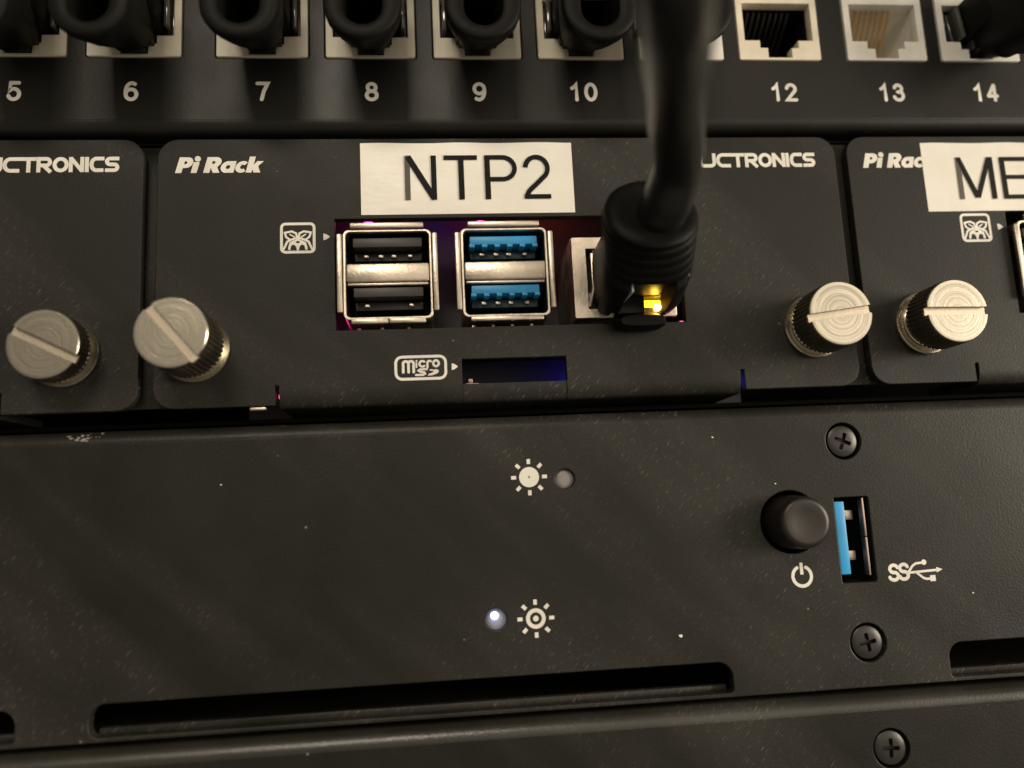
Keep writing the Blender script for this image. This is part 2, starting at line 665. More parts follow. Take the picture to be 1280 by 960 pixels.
def jack(n, x, label, mat, inner):
    t = thing('keystone_jack', label, 'network jack', (x, 0, JZ0), 'keystone jacks in the patch panel')
    lp = [(x + a, b) for a, b in OP]
    plate('bezel', [rrect(x - 7.1, x + 7.1, JZ0, JZ1, 0.3, 3), list(reversed(lp))], -0.25, 2.0, mat, t, 0.12)
    # socket walls run back behind the opening
    bm = bmesh.new()
    A = [bm.verts.new((a, 1.6, b)) for a, b in lp]
    B = [bm.verts.new((a, 12, b)) for a, b in lp]
    for i in range(len(A)):
        j = (i + 1) % len(A)
        bm.faces.new((A[i], A[j], B[j], B[i]))
    bm.faces.new(B)
    finish('socket', bm, inner, t)
    for k in range(8):
        cx = x - 4.0 + k * 1.02
        bm = bmesh.new()
        tube(bm, [(cx - .9, 1.4, 46.0), (cx - .4, 3.5, 44.6), (cx + .3, 8, 41.6)] if inner != 'usbdark' else [(cx, 2.0, 46.0), (cx, 3.6, 44.6), (cx, 9, 41.2)], 0.22, 6)
        finish('contact', bm, 'gold' if inner != 'usbdark' else 'screw', t, True)
    return t


for n, x in JX.items():
    if n == 12:
        lab = 'cream bezel of the empty network jack above number 12, dark inside'
    elif n == 13:
        lab = 'empty all-white network jack above number 13 showing its gold contacts'
    elif n == 14:
        lab = 'white network jack above number 14, partly covered by a plug'
    elif n == 11:
        lab = 'white network jack mostly hidden behind the thick black cable'
    else:
        lab = {5: 'cream network jack at the top left corner, mostly dark behind its plug', 6: 'second cream network jack from the left, its right side uncovered', 7: 'third cream network jack from the left, right after the wide gap', 8: 'fourth cream network jack from the left', 9: 'fifth cream network jack from the left, evenly covered by its plug', 10: 'cream network jack just left of the thick vertical cable'}[n]
    jack(n, x, lab, WHITE[n], 'white' if n == 13 else 'usbdark')

# ---- black plugs with moulded boots in the patch panel


def stadium(cx, y, hw, zb, zt, n=12):
    pts = [Vector((cx + hw * cos(radians(a)), y, zb + hw + hw * sin(radians(a)))) for a in [180 + 180 * i / n for i in range(n + 1)]]
    r = 1.5
    pts += [Vector((cx + hw, y, zt - r)), Vector((cx + hw - .45, y, zt - .45)), Vector((cx + hw - r, y, zt)), Vector((cx - hw + r, y, zt)), Vector((cx - hw + .45, y, zt - .45)), Vector((cx - hw, y, zt - r))]
    return pts


def plug_proto(x):
    t = thing('network_plug', 'black network plug', 'network plug', (x, 0, 36), 'black network plugs in the patch panel')
    bm = bmesh.new()
    add_box(bm, x - 5.75, x + 5.75, .9, 9, 39.6, 46.1, 0.25)
    for sx in (-1, 1):
        add_box(bm, x + sx * 5.2 - .3, x + sx * 5.2 + .3, -1.6, 1.2, 40.3, 45.9, 0.12)
    add_box(bm, x - 3.6, x - 3.1, -1.0, 1.2, 38.4, 45.0, 0.1)
    add_box(bm, x + 3.4, x + 3.9, -2.6, 1.2, 39.9, 45.0, 0.1)
    finish('plug_body', bm, 'glossy', t, True)
    bm = bmesh.new()
    add_box(bm, x - 4.7, x + 4.7, -9.5, 1.5, 39.9, 46.5, 0.5)
    finish('boot_neck', bm, 'rubber', t, True)
    bm = bmesh.new()
    add_box(bm, x - 1.9, x + 1.9, -6, 6, 36.5, 37.6, 0.15)
    add_box(bm, x - 3.1, x + 3.1, -3.5, 3, 37.6, 39.5, 0.15)
    finish('latch', bm, 'silverclear' if x == 0 else 'clear', t, True)
    bm = bmesh.new()
    secs = [stadium(x, -.8, 3.3, 36.2, 46.5), stadium(x, -4, 4.0, 34.8, 47.5), stadium(x, -9, 4.9, 32.0, 48.5), stadium(x, -13.5, 5.45, 29.9, 49.5),
            stadium(x, -14.9, 5.5, 29.5, 49.5), stadium(x, -15.5, 5.35, 29.7, 49.3), stadium(x, -15.7, 5.0, 30.0, 49), stadium(x, -15.7, 3.3, 31.3, 48), stadium(x, -15.5, 2.9, 31.7, 47.7), stadium(x, -14.9, 2.7, 31.9, 47.5), stadium(x, -3, 2.2, 34.8, 46.5)]
    loft(bm, secs)
    finish('boot', bm, 'rubber', t, True)
    bm = bmesh.new()
    tube(bm, [(x, -9, 52), (x, -16, 53.5), (x, -24, 58), (x, -30, 68), (x + 1, -33, 84), (x + 2, -30, 105)], 3.0, 18)
    finish('cable', bm, 'jacket', t, True)
    return t


def copy_tree(o, parent=None):
    c = o.copy()
    COL.objects.link(c)
    ORG[c.name] = ORG.get(o.name, Vector((0, 0, 0)))
    if parent:
        c.parent = parent
    for ch in list(o.children):
        copy_tree(ch, c)
    return c


proto = plug_proto(-1.75)
PL = {8: 'black plug between the plugs over the 7 and the 9, fourth from the left', 5: 'dark blurred plug at the top left corner of the picture',
      6: 'black plug second from the left, whose boot hides the left side of its jack', 7: 'black plug third from the left, first one after the wide gap',
      9: 'black plug fifth from the left, seen straight on', 10: 'black plug just left of the thick vertical cable',
      11: 'black plug mostly hidden behind the thick vertical cable', 14: 'tilted black plug at the top right corner'}
for n, lab in PL.items():
    p = proto if n == 8 else copy_tree(proto)
    p['label'] = lab
    p.location = Vector((JX[n], 0, 36)) * S
    if n == 14:
        p.location.x += 2.2 * S
        p.rotation_euler = (0, radians(-7), 0)
    if n == 11:
        p.location.x -= 2.6 * S
    if n in (5, 6):
        p.rotation_euler = (0, 0, radians(3 if n == 5 else -2))

# ================================================================== FACEPLATES OF THE SMALL-COMPUTER RACK
tray = thing('mounting_tray', 'black metal tray behind the gaps between the three faceplates', 'bracket', (20, 3, 0))
for gx in (-35.5, 74.9):
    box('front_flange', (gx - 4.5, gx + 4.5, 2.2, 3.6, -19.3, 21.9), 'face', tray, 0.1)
box('light_baffle', (-130, 175, 1.65, 58, 22.0, 22.25), 'dark', tray, 0.1)  # added light block, keeps coloured glow from leaking over the plates
box('tray_floor', (-130, 175, 9, 58, -21.3, -20.6), 'dark', tray, 0.1)

GLY = {
    'U': [([(0, 1.15), (0, .3)] + arc(.28, .3, .28, .3, 180, 270, 6) + arc(.72, .3, .28, .3, 270, 360, 6) + [(1, 1.15)], False)],
    'C': [([(1.16, 1), (.42, 1)] + arc(.42, .5, .42, .5, 90, 270, 12) + [(1.1, 0)], False)],
    'T': [([(-.17, 1), (1.17, 1)], False), ([(.5, 1), (.5, -.15)], False)],
    'R': [([(0, -.15), (0, .9)], False), ([(-.16, 1), (.66, 1)] + arc(.66, .72, .3, .28, 90, -90, 8) + [(.1, .44)], False), ([(.42, .44), (1.05, -.15)], False)],
    'O': [(arc(.5, .5, .5, .5, 90, 450, 26), True)],
    'N': [([(0, -.15), (0, 1.15)], False), ([(-.02, 1.08), (1.02, -.08)], False), ([(1, -.15), (1, 1.15)], False)],
    'I': [([(.5, -.15), (.5, 1.15)], False)],
    'S': [([(1.14, 1), (.3, 1)] + arc(.3, .75, .28, .25, 90, 270, 8) + [(.7, .5)] + arc(.7, .25, .28, .25, 90, -90, 8) + [(-.14, 0)], False)],
}


def maker_name(xr, parent):
    """UCTRONICS, right aligned at xr"""
    bm = bmesh.new()
    ws = [('U', 2.9), ('C', 2.55), ('T', 2.3), ('R', 2.3), ('O', 2.35), ('N', 2.25), ('I', .75), ('C', 2.2), ('S', 2.2)]
    x = xr - sum(a for _, a in ws)
    for i, (c, a) in enumerate(ws):
        draw_glyph(bm, GLY[c], x, 16.95, a - .02, 2.45, .58, -0.03 - 0.015 * (i % 2), False)
        x += a
    return finish('maker_name', bm, 'ink', parent)


def product_name(x0, parent, z0=16.7):
    """heavy slanted lettering: Pi Rack, cut as filled outlines with counters"""
    sh = 0.26

    def P_(x):
        o = [(0, 0), (.92, 0), (.92, .80), (1.25, .80)] + arc(1.28, 1.67, .95, .87, -90, 90, 12) + [(0, 2.55)]
        return [o, [(.92, 1.42)] + list(reversed([(.92, 1.9)] + [(1.12, 1.9)] + arc(1.12, 1.66, .26, .24, 90, -90, 6)))], x
    R_o = [(0, 0), (.92, 0), (.92, .72), (1.0, .72), (1.42, 0), (2.42, 0), (1.86, .92)] + arc(1.35, 1.72, .95, .83, -52, 90, 12) + [(0, 2.55)]
    R_h = [(.92, 1.45), (1.12, 1.45)] + arc(1.15, 1.68, .26, .23, -90, 90, 6) + [(.92, 1.91)]
    i_o = [(0, 0), (.88, 0), (.88, 1.75), (0, 1.75)]
    a_o = [(2.12, 0), (2.12, 1.88), (1.25, 1.88)] + arc(1.0, .93, 1.0, .95, 80, 280, 18) + [(1.3, 0)]
    a_h = circ(1.08, .92, .33, 14)
    c_o = arc(1.0, .93, 1.0, .95, 48, 312, 22) + arc(1.05, .93, .36, .36, 312, 48, 10)
    k_o = [(0, 0), (.88, 0), (.88, .55), (1.18, 0), (2.22, 0), (1.62, 1.05), (2.28, 1.85), (1.3, 1.85), (.88, 1.25), (.88, 2.6), (0, 2.6)]
    loops = []
    for o, x in ((P_(0)[0][0], 0), (P_(0)[0][1], 0), (i_o, 2.3), (R_o, 4.15), (R_h, 4.15), (a_o, 6.55), (a_h, 6.55), (c_o, 8.75), (k_o, 10.5)):
        loops.append([(x0 + x + px + pz * sh, z0 + pz) for px, pz in o])
    loops.append(circ(x0 + 2.3 + .44 + 2.35 * sh, z0 + 2.28, .46, 18))
    return plate('product_name', loops, -.02, .03, 'ink', parent, 0.0, False)


def arrow_mark(bm, x, z, s=.55):
    blob(bm, [(x - s * .75, z - s), (x + s * .1, z - s * .75), (x + s * .95, z - s * .15), (x + s * .95, z + s * .15), (x + s * .1, z + s * .75), (x - s * .75, z + s)], -.03)


def berry_icon(cx, cz, parent):
    """rounded square with two leaves over a segmented berry"""
    bm = bmesh.new()
    ribbon(bm, rrect(cx - 2.45, cx + 2.45, cz - 2.25, cz + 2.25, .6, 5), .42, -.03, True)
    for s in (-1, 1):
        ribbon(bm, [(cx + s * .12, cz + .0), (cx + s * .25, cz + .72), (cx + s * .9, cz + 1.05), (cx + s * 1.95, cz + .85), (cx + s * 1.75, cz + .15), (cx + s * 1.15, cz - .32), (cx + s * .12, cz)], .32, -.036, True)
        ribbon(bm, [(cx + s * .45, cz + .12), (cx + s * 1.25, cz + .6)], .2, -.042)
        ribbon(bm, [(cx + s * 1.05, cz - .35), (cx + s * 1.6, cz - .6), (cx + s * 1.85, cz - 1.2), (cx + s * 2.25, cz - 2.0)], .34, -.048, False)
        ribbon(bm, arc(cx + s * .68, cz - 1.65, .62, .72, 0, 180, 10), .34, -.054)
        ribbon(bm, [(cx + s * 1.3, cz - 1.9), (cx + s * 1.1, cz - .9), (cx + s * .5, cz - .5)], .36, -.060)
    ribbon(bm, arc(cx, cz - .68, .48, .32, 0, 360, 14), .3, -.066, True)
    ribbon(bm, [(cx, cz - .9), (cx, cz - 2.0)], .34, -.072)
    ribbon(bm, [(cx, cz + .35), (cx, cz - .4)], .45, -.078)
    arrow_mark(bm, cx + 4.25, cz + .1)
    return finish('berry_icon', bm, 'ink', parent)


def sd_icon(parent):
    bm = bmesh.new()
    ribbon(bm, rrect(.95, 8.45, -16.4, -13.0, .95, 6), .42, -.03, True)
    st = .4

    def r_(pts, w_=st, y=-.036, c=False):
        ribbon(bm, pts, w_, y, c, True)
    r_([(2.05, -15.35), (2.05, -14.0)]); r_([(2.85, -15.35), (2.85, -14.0)], y=-.042); r_([(3.62, -15.35), (3.62, -14.2)])
    r_(arc(2.45, -14.0, .4, .32, 180, 0, 8), y=-.048); r_(arc(3.22, -14.0, .4, .32, 180, 0, 8), y=-.054)
    r_([(4.05, -14.6), (4.05, -14.0)], .28); blob(bm, circ(4.08, -13.66, .16, 10), -.036)
    r_(arc(4.95, -14.12, .45, .43, 50, 310, 12), .34)
    r_([(5.7, -14.65), (5.7, -14.0)] + arc(6.02, -14.0, .32, .3, 180, 50, 6), .34)
    r_(arc(7.0, -14.1, .42, .45, 0, 360, 16), .36, c=True)
    r_([(5.6, -14.95), (4.6, -14.98), (4.35, -15.15), (4.6, -15.33), (5.2, -15.45), (5.3, -15.65), (5.0, -15.82), (3.95, -15.82)], .34, -.06)
    blob(bm, [(6.05, -15.0), (6.55, -15.0), (6.4, -15.15), (6.9, -15.0), (7.3, -15.1), (7.42, -15.35), (7.1, -15.68), (6.4, -15.92), (5.7, -15.95), (5.85, -15.7), (6.6, -15.45), (6.5, -15.25), (6.0, -15.2)], -.036)
    arrow_mark(bm, 9.75, -14.7, .52)
    return finish('card_icon', bm, 'ink', parent)


def tapestrip(x0, x1, z0, z1, parent, label, glyphs):
    bm = bmesh.new()
    nx, nz = 48, 14
    rnd = random.Random(int(x0 * 10))
    vs = [[None] * (nz + 1) for _ in range(nx + 1)]
    for i in range(nx + 1):
        for j in range(nz + 1):
            u, v = i / nx, j / nz
            lift = .015 + .02 * (sin(u * 23 + x0) * sin(v * 6 + 1) + 1) / 2
            if v > .9:
                lift += .03 * (0.5 + .5 * sin(u * 31)) * (v - .9) * 10
            zz = z0 + (z1 - z0) * v + (0.06 * sin(u * 17) * v)
            vs[i][j] = bm.verts.new((x0 + (x1 - x0) * u, -lift, zz))
    for i in range(nx):
        for j in range(nz):
            bm.faces.new((vs[i][j], vs[i + 1][j], vs[i + 1][j + 1], vs[i][j + 1]))
    bmesh.ops.recalc_face_normals(bm, faces=bm.faces)
    r = bmesh.ops.solidify(bm, geom=list(bm.faces), thickness=-0.07)
    t = finish('label_tape', bm, 'tape', parent, True)
    t['label'] = label
    bm = bmesh.new()
    bf = bmesh.new()
    for k, (pts, wd, fade) in enumerate(glyphs):
        ribbon(bf if fade else bm, pts, wd, -.145 - .004 * k)
    finish('lettering', bm, 'tapeink', t)
    if len(bf.verts):
        finish('worn_stroke', bf, 'fadeink', t)
    else:
        bf.free()
    return t


def thumb_screw(parent, x, z, h, slot_deg, label):
    t = part_empty('thumb_screw', parent, (x, 0, z), label)
    bm = bmesh.new()
    lathe(bm, x, z, [(0, 4.8), (-.12, 5.1), (-.8, 5.15), (-1.0, 5.0), (-.9, 4.75), (-.5, 4.1), (-.45, 3.7), (-.45, 3.5)], 72, True, True)
    finish('flange', bm, 'nickel', t, True)
    bm = bmesh.new()
    lathe(bm, x, z, [(-.4, 3.95), (-.9, 3.95), (-1.0, 3.8), (-1.3, 3.8), (-1.4, 3.98), (-1.75, 3.98), (-1.85, 3.8), (-2.2, 3.8), (-2.3, 3.95), (-2.6, 3.95), (-2.7, 3.7), (-3.2, 3.7)], 56, True, True)
    finish('neck', bm, 'nickel', t, True)
    bm = bmesh.new()
    N = 44 * 4
    rf = lambda i, k: 1 + (0.032 if (i % 4) in (1, 2) else -0.012)
    lathe(bm, x, z, [(-2.75, 4.0), (-3.0, 4.82), (-(h - .85), 4.82), (-(h - .4), 4.68)], N, True, True, rf)
    finish('knurled_sleeve', bm, 'knurl', t, True)
    bm = bmesh.new()
    lathe(bm, x, z, [(-(h - .8), 4.5), (-(h - .42), 4.86), (-(h - .08), 4.84), (-h, 4.74)], 96, True, True)
    o = finish('head', bm, 'nickel', t, True)
    cb = bmesh.new()
    add_box(cb, x - 6, x + 6, -h - 1, -h + .85, z - .62, z + .62)
    bmesh.ops.rotate(cb, cent=(x, 0, z), matrix=Matrix.Rotation(radians(-slot_deg), 3, 'Y'), verts=cb.verts)
    o = join_bool(o, cb)
    sb = bmesh.new()
    add_box(sb, x - 4.85, x + 4.85, -h + .80, -h + 1.4, z - .60, z + .60)
    bmesh.ops.rotate(sb, cent=(x, 0, z), matrix=Matrix.Rotation(radians(-slot_deg), 3, 'Y'), verts=sb.verts)
    finish('slot_floor', sb, 'slotmetal', t)
    # knurl is notched by the same slot
    sl = [c for c in t.children if c.name.startswith('knurled')][0]
    cb = bmesh.new()
    add_box(cb, x - 6, x + 6, -h - 1, -h + .87, z - .60, z + .60)
    bmesh.ops.rotate(cb, cent=(x, 0, z), matrix=Matrix.Rotation(radians(-slot_deg), 3, 'Y'), verts=cb.verts)
    join_bool(sl, cb)
    return t


def faceplate(dx, label, icons=True):
    t = thing('faceplate', label, 'faceplate', (20 + dx, 0, 0), 'faceplates of the small-computer rack')
    X0, X1 = -34.35 + dx, 73.95 + dx
    r = 3.0
    L = []
    # outline, anticlockwise from lower left; bottom is cut back to the fold line between the two notches
    zb, zf = -19.7, -17.4
    n0, n1 = -16.6 + dx, 54.75 + dx
    L += [(X0 + r + r * cos(radians(a)), zb + r + r * sin(radians(a))) for a in range(180, 271, 15)]
    L += [(n0 - .3, zb), (n0 - .3, -16.7), (n0 + .3, -16.7), (n0 + .3, zf), (10.9 + dx, zf), (10.9 + dx, -13.55), (26.95 + dx, -13.55), (26.95 + dx, zf),
          (n1 - .3, zf), (n1 - .3, -16.5), (n1 + .3, -16.5), (n1 + .3, zb)]
    L += [(X1 - r + r * cos(radians(a)), zb + r + r * sin(radians(a))) for a in range(270, 361, 15)]
    L += [(X1 - r + r * cos(radians(a)), 22.2 - r + r * sin(radians(a))) for a in range(0, 91, 15)]
    L += [(X0 + r + r * cos(radians(a)), 22.2 - r + r * sin(radians(a))) for a in range(90, 181, 15)]
    opening = [(-7.85 + dx, -8.6), (46.4 + dx, -8.6), (46.4 + dx, 9.0), (-7.85 + dx, 9.0)]
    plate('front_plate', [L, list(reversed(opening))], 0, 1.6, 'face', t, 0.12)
    R_ = 2.6
    RY = 1.5
    for a, b, rec in ((n0 + .35, 10.9 + dx, 0), (10.95 + dx, 26.9 + dx, .12), (26.95 + dx, n1 - .35, 0)):
        el = lambda q, k: [(rec + R_ * RY / R_ * 1.0 + (y_ - (R_ + rec)) * RY / R_, z_) for y_, z_ in q]
        prof = [(rec - .004, zf + (.25 if not rec else 0))] + [(rec - .004, zf - .1)] + el(arc2(R_ + rec, zf - .15, R_, 180, 270, 10), 0) + [(14, zf - .15 - R_)]
        prof += [(14, zf - .15 - R_ + 1.2)] + list(reversed(el(arc2(R_ + rec, zf - .15, R_ - 1.2, 180, 270, 8), 1))) + [(rec + 1.2, zf)]
        sweep_x('folded_lip', prof, a, b, 'face', t, 'closed')
    maker_name(70.5 + dx, t)
    product_name(-31.75 + dx, t)
    if icons:
        berry_icon(-13.4 + dx, 6.05, t)
    return t


fl = faceplate(-110.4, 'black faceplate at the left edge ending in UCTRONICS with a thumb screw below', False)
fc = faceplate(0, 'middle black faceplate carrying the NTP2 label and the two USB port stacks')
fr = faceplate(110.4, 'black faceplate at the right edge with the cut-off ME label')
sd_icon(fc)
thumb_screw(fl, -46.9, -10.9, 6.5, -27, 'thumb screw at the far left, slot sloping gently down to the right')
thumb_screw(fc, -28.4, -10.8, 11, -50, 'long thumb screw left of the USB ports, slot sloping steeply')
thumb_screw(fc, 67.2, -10.0, 8.8, 7, 'thumb screw right of the plugged cable, bright golden face')
thumb_screw(fr, 85.8, -10.0, 8.5, -1, 'rightmost thumb screw with level slot')

s = .84
N_ = [([(3.1 + s / 2, 11.9), (3.1 + s / 2, 19.25)], s, True), ([(3.1 + s * .35, 19.25), (3.1 + s * 1.1, 19.25 - .02)], .05, False),
      ([(3.1 + s * .62, 19.1), (7.65, 12.05)], .95, False), ([(8.05 - s / 2, 11.9), (8.05 - s / 2, 19.25)], s, False)]
T_ = [([(9.25, 19.25 - .38), (14.55, 19.25 - .38)], .76, False), ([(11.95, 18.6), (11.95, 11.9)], .88, False)]
P_ = [([(16.1, 11.9), (16.1, 19.25)], .88, False), ([(16.1, 18.88), (18.6, 18.88)] + arc(18.6, 17.05, 1.85, 1.83, 90, -90, 14) + [(16.1, 15.22)], .74, False)]
two = [(arc(23.95, 17.0, 1.78, 1.9, 175, -38, 18) + [(23.6, 14.1)] + arc(24.2, 11.9, 1.95, 2.1, 130, 165, 5), .76, False), ([(21.85, 12.27), (26.1, 12.27)], .74, False)]
tapestrip(-3.75, 29.8, 9.6, 21.4, fc, 'white label tape printed NTP2', N_ + T_ + P_ + two)
M_ = [([(95.35, 11.0), (95.35, 18.4)], .84, True), ([(95.4, 18.3), (98.1, 11.3)], .85, False), ([(98.15, 11.3), (100.9, 18.3)], .85, False), ([(101.1, 11.0), (101.1, 18.4)], .88, False)]
E_ = [([(103.2, 11.0), (103.2, 18.4)], .88, False), ([(103.2, 18.05), (108, 18.05)], .72, False), ([(103.2, 14.85), (107.6, 14.85)], .7, False), ([(103.2, 11.35), (108.1, 11.35)], .72, False)]
tapestrip(89.1, 122, 8.95, 21.0, fr, 'white label tape at the right edge printed ME', M_ + E_)

# ================================================================== SINGLE-BOARD COMPUTERS BEHIND THE PLATES


def usb_stack(cx, cz, parent, kind, label):
    """two stacked USB sockets in one tinned shell with flared flanges"""
    st = part_empty('dual_usb_port', parent, (cx, 0, cz), label)
    y0 = -0.9
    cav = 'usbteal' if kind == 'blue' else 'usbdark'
    ton = 'usbblue' if kind == 'blue' else 'usbgrey'
    # thin shell rim
    plate('shell', [rrect(cx - 6.75, cx + 6.75, cz - 7.0, cz + 7.2, .9, 5), list(reversed(rrect(cx - 6.35, cx + 6.35, cz - 6.6, cz + 6.8, .7, 5)))], y0 + .25, 14, 'tin', st, .1)
    # flared flanges, each a bent lip
    def lip(b, name='flange'):
        box(name, b, 'tin', st, .18)
    lip((cx - 5.6, cx + 5.6, y0 - .3, y0 + .5, cz + 7.3, cz + 8.15))
    lip((cx - 7.65, cx - 6.85, y0 - .3, y0 + .5, cz - 5.9, cz + 6.45))
    lip((cx + 6.85, cx + 7.65, y0 - .3, y0 + .5, cz - 5.9, cz + 6.45))
    if kind == 'blue':
        lip((cx - 5.6, cx + 5.6, y0 - .3, y0 + .5, cz - 7.75, cz - 7.05))
    else:
        lip((cx - 5.6, cx - .05, y0 - .3, y0 + .5, cz - 7.75, cz - 6.95))
        lip((cx + .05, cx + 5.6, y0 - .3, y0 + .5, cz - 7.75, cz - 6.95))
    box('centre_bar', (cx - 6.3, cx + 6.3, y0 + .05, y0 + 8, cz - 1.15, cz + 1.75), 'tin', st, .3)
    box('bar_lip', (cx - 6.1, cx + 6.1, y0 + .5, y0 + 6, cz - 1.6, cz - 1.2), 'tin', st, .1)
    # cavity
    bm = bmesh.new()
    for (z0, z1) in ((cz + 1.8, cz + 6.75), (cz - 6.55, cz - 1.65)):
        x0, x1 = cx - 6.3, cx + 6.3
        A = [bm.verts.new(p) for p in ((x0, y0 + 1.0, z0), (x1, y0 + 1.0, z0), (x1, y0 + 1.0, z1), (x0, y0 + 1.0, z1))]
        B = [bm.verts.new(p) for p in ((x0, 11, z0), (x1, 11, z0), (x1, 11, z1), (x0, 11, z1))]
        for i in range(4):
            j = (i + 1) % 4
            bm.faces.new((A[i], A[j], B[j], B[i]))
        bm.faces.new(B)
    finish('cavity', bm, cav, st)
    for zt in (cz + 4.5, cz - 3.4):
        tb = bmesh.new()
        add_box(tb, cx - 5.3, cx + 5.3, y0 + 1.0, 10, zt + (.25 if kind == 'blue' else .1), zt + 1.6, .15)
        if kind == 'blue':
            for k in range(6):
                xx = cx - 4.95 + k * 1.98
                add_box(tb, xx - .42, xx + .42, y0 + 1.02, 9, zt - .15, zt + .35, .05)
        finish('tongue', tb, ton, st, True)
        box('contact_carrier', (cx - 5.2, cx + 5.2, 2.2, 9, zt - 1.5, zt - .2), cav, st, .1)
        for k, xx in enumerate((-3.4, -1.15, 0.85, 3.4)):
            if kind != 'blue' and k in (1, 2) and zt < cz:
                continue
            box('contact', (cx + xx - .4, cx + xx + .4, 1.5, 7, zt - 1.15, zt - .62), 'tin', st, .18)
    return st


def computer(dx, label, full=True):
    t = thing('single_board_computer', label, 'circuit board', (20 + dx, 10, -9))
    box('circuit_board', (-14 + dx, 46 + dx, 3, 55, -10.6, -9.2), 'pcb', t, .1)
    usb_stack(0.15 + dx, -.2, t, 'black', 'stack of two black USB sockets')
    usb_stack(18.15 + dx, -.2, t, 'blue', 'stack of two blue USB sockets')
    return t


sbc = computer(0, 'small computer behind the NTP2 plate with two USB stacks and a network socket')
sb2 = computer(110.4, 'second small computer showing only a sliver of USB port at the right edge')

# ethernet socket of the middle board
eth = part_empty('ethernet_socket', sbc, (36.6, 0, -1.2), None)
e0, e1, ez0, ez1 = 28.75, 44.9, -7.75, 5.3
OPE = [(31.0, -6.3), (42.6, -6.3), (42.6, 3.4), (31.0, 3.4)]
plate('shield', [rrect(e0, e1, ez0, ez1, .25, 3), list(reversed(OPE))], -.4, .8, 'tin', eth, .08)
box('side_wall', (e0 + .05, e0 + .45, .5, 16, ez0 + .1, ez1 - .1), 'tin', eth, .05)
box('roof', (e0, e1, .5, 16, ez1 - .4, ez1), 'tin', eth, .05)
box('spring_finger', (31.6, 32.4, -.9, 3, -4.6, 2.6), 'tin', eth, .15)
bm = bmesh.new()
tube(bm, [(31.1, -.6, -6.0), (31.9, -1.3, -2.5), (32.3, -.9, 2.2), (32.1, .5, 3.0)], .28, 8)
finish('shield_spring', bm, 'tin', eth, True)
box('latch_block', (31.1, 34.0, .5, 8, -6.2, -3.5), 'usbdark', eth, .1)
box('amber_led', (39.7, 42.6, -.2, 1.4, -7.2, -5.1), 'amber', eth, .15)
bm = bmesh.new()
bmesh.ops.create_uvsphere(bm, u_segments=16, v_segments=10, radius=.55, matrix=Matrix.Translation((41.8, -.45, -6.3)))
finish('amber_led_core', bm, 'amberhot', eth, True)
box('socket_body', (e0 + .6, e1 - .4, 5, 16, ez0 + .3, ez1 - .6), 'usbdark', eth, .1)

# pins and leads under the sockets
for k, xx in enumerate((-4.5, -1, 3, 13, 16, 19, 22)):
    box('solder_lead', (xx - .25, xx + .25, .9, 1.5, -9.0, -8.1), 'tin', sbc, .08)


box('glow_backing', (-14, 47, 18, 19.2, -9, 21), 'board', sbc, .1)  # added backing sheets, there to catch the coloured light
box('glow_backing', (-24, 60, 15, 16, -20.3, -11.2), 'board', sbc, .1)


def little_lamp(loc, mat, r, label):
    bm = bmesh.new()
    lathe(bm, loc[0], loc[2], [(loc[1] + 1, r * .8), (loc[1], r), (loc[1] - r * .6, r * .75), (loc[1] - r * .9, r * .3)], 16)
    t = finish('status_light', bm, mat, None, True)
    t['label'] = label
    t['category'] = 'status light'
    return t


little_lamp((-3.8, 13, 14.2), 'magenta', 1.1, 'magenta light above the black USB stack, inside the opening')
little_lamp((-10.5, 9, -8.5), 'magenta', .9, 'magenta light low at the left end of the opening')
little_lamp((15.6, 13, 14.3), 'magenta', 1.0, 'pink light above the blue USB stack')
little_lamp((7.6, 12, 15.2), 'blue', .8, 'violet-blue light between the tops of the two USB stacks')
little_lamp((28.5, 12, 15.6), 'red', .9, 'dim red light above the gap beside the network socket')
little_lamp((48.2, 8, -7.6), 'magenta', .9, 'pink light at the lower right corner of the opening')
little_lamp((-16.6, 5.5, -17.6), 'pinkdim', .8, 'pink light behind the left notch of the middle plate')
little_lamp((30.2, 11, -15.0), 'blue', 1.0, 'blue light deep in the card slot, right end')
little_lamp((52.5, 8, -17.4), 'blue', .8, 'blue light behind the right notch of the middle plate')
bm = bmesh.new()
add_box(bm, 11.5, 13.6, 2.5, 4, -17.6, -16.9, .1)
add_box(bm, 11.9, 12.6, 2.6, 4, -16.9, -16.2, .1)
o = finish('card_tray_spring', bm, 'bronze', None, True)
o['label'] = 'dull copper spring at the left end of the card slot'
o['category'] = 'spring'
bm = bmesh.new()
add_box(bm, -20.4, -18.1, -.4, .6, -20.35, -19.95, .1)
o = finish('metal_tab', bm, 'tin', None, True)
o['label'] = 'tiny bright metal tab under the bottom edge left of the notch'
o['category'] = 'tab'

# ================================================================== BIG NETWORK CABLE
cb_ = thing('network_cable', 'thick black network cable rising from the middle computer, nearest the camera', 'cable', (37, 0, -1))
secs = [superell(38.2, 0.6, -1.6, 6.2, 5.9, 4.2), superell(38.3, -1.2, -1.7, 6.6, 6.4, 4.0), superell(38.3, -5, -1.6, 6.6, 6.6, 3.8), superell(38.0, -9, -1.3, 6.5, 6.3, 3.4)]
secs.append(superell(37.9, -11.5, -1.0, 6.4, 6.0, 3.2))
N_R = 4
for k in range(N_R):
    f0 = k / N_R
    for (dk, dr) in ((0, -.10), (.12, .1), (.5, .18), (.8, .12), (.92, -.10)):
        f = (k + dk) / N_R
        secs.append(superell(37.8 - 1.0 * f, -12.2 - 5.0 * f, -.4 + 2.4 * f, 6.35 + .25 * f + dr, 5.75 - .35 * f + dr, 3.0 - .9 * f, 40, .34 * f))
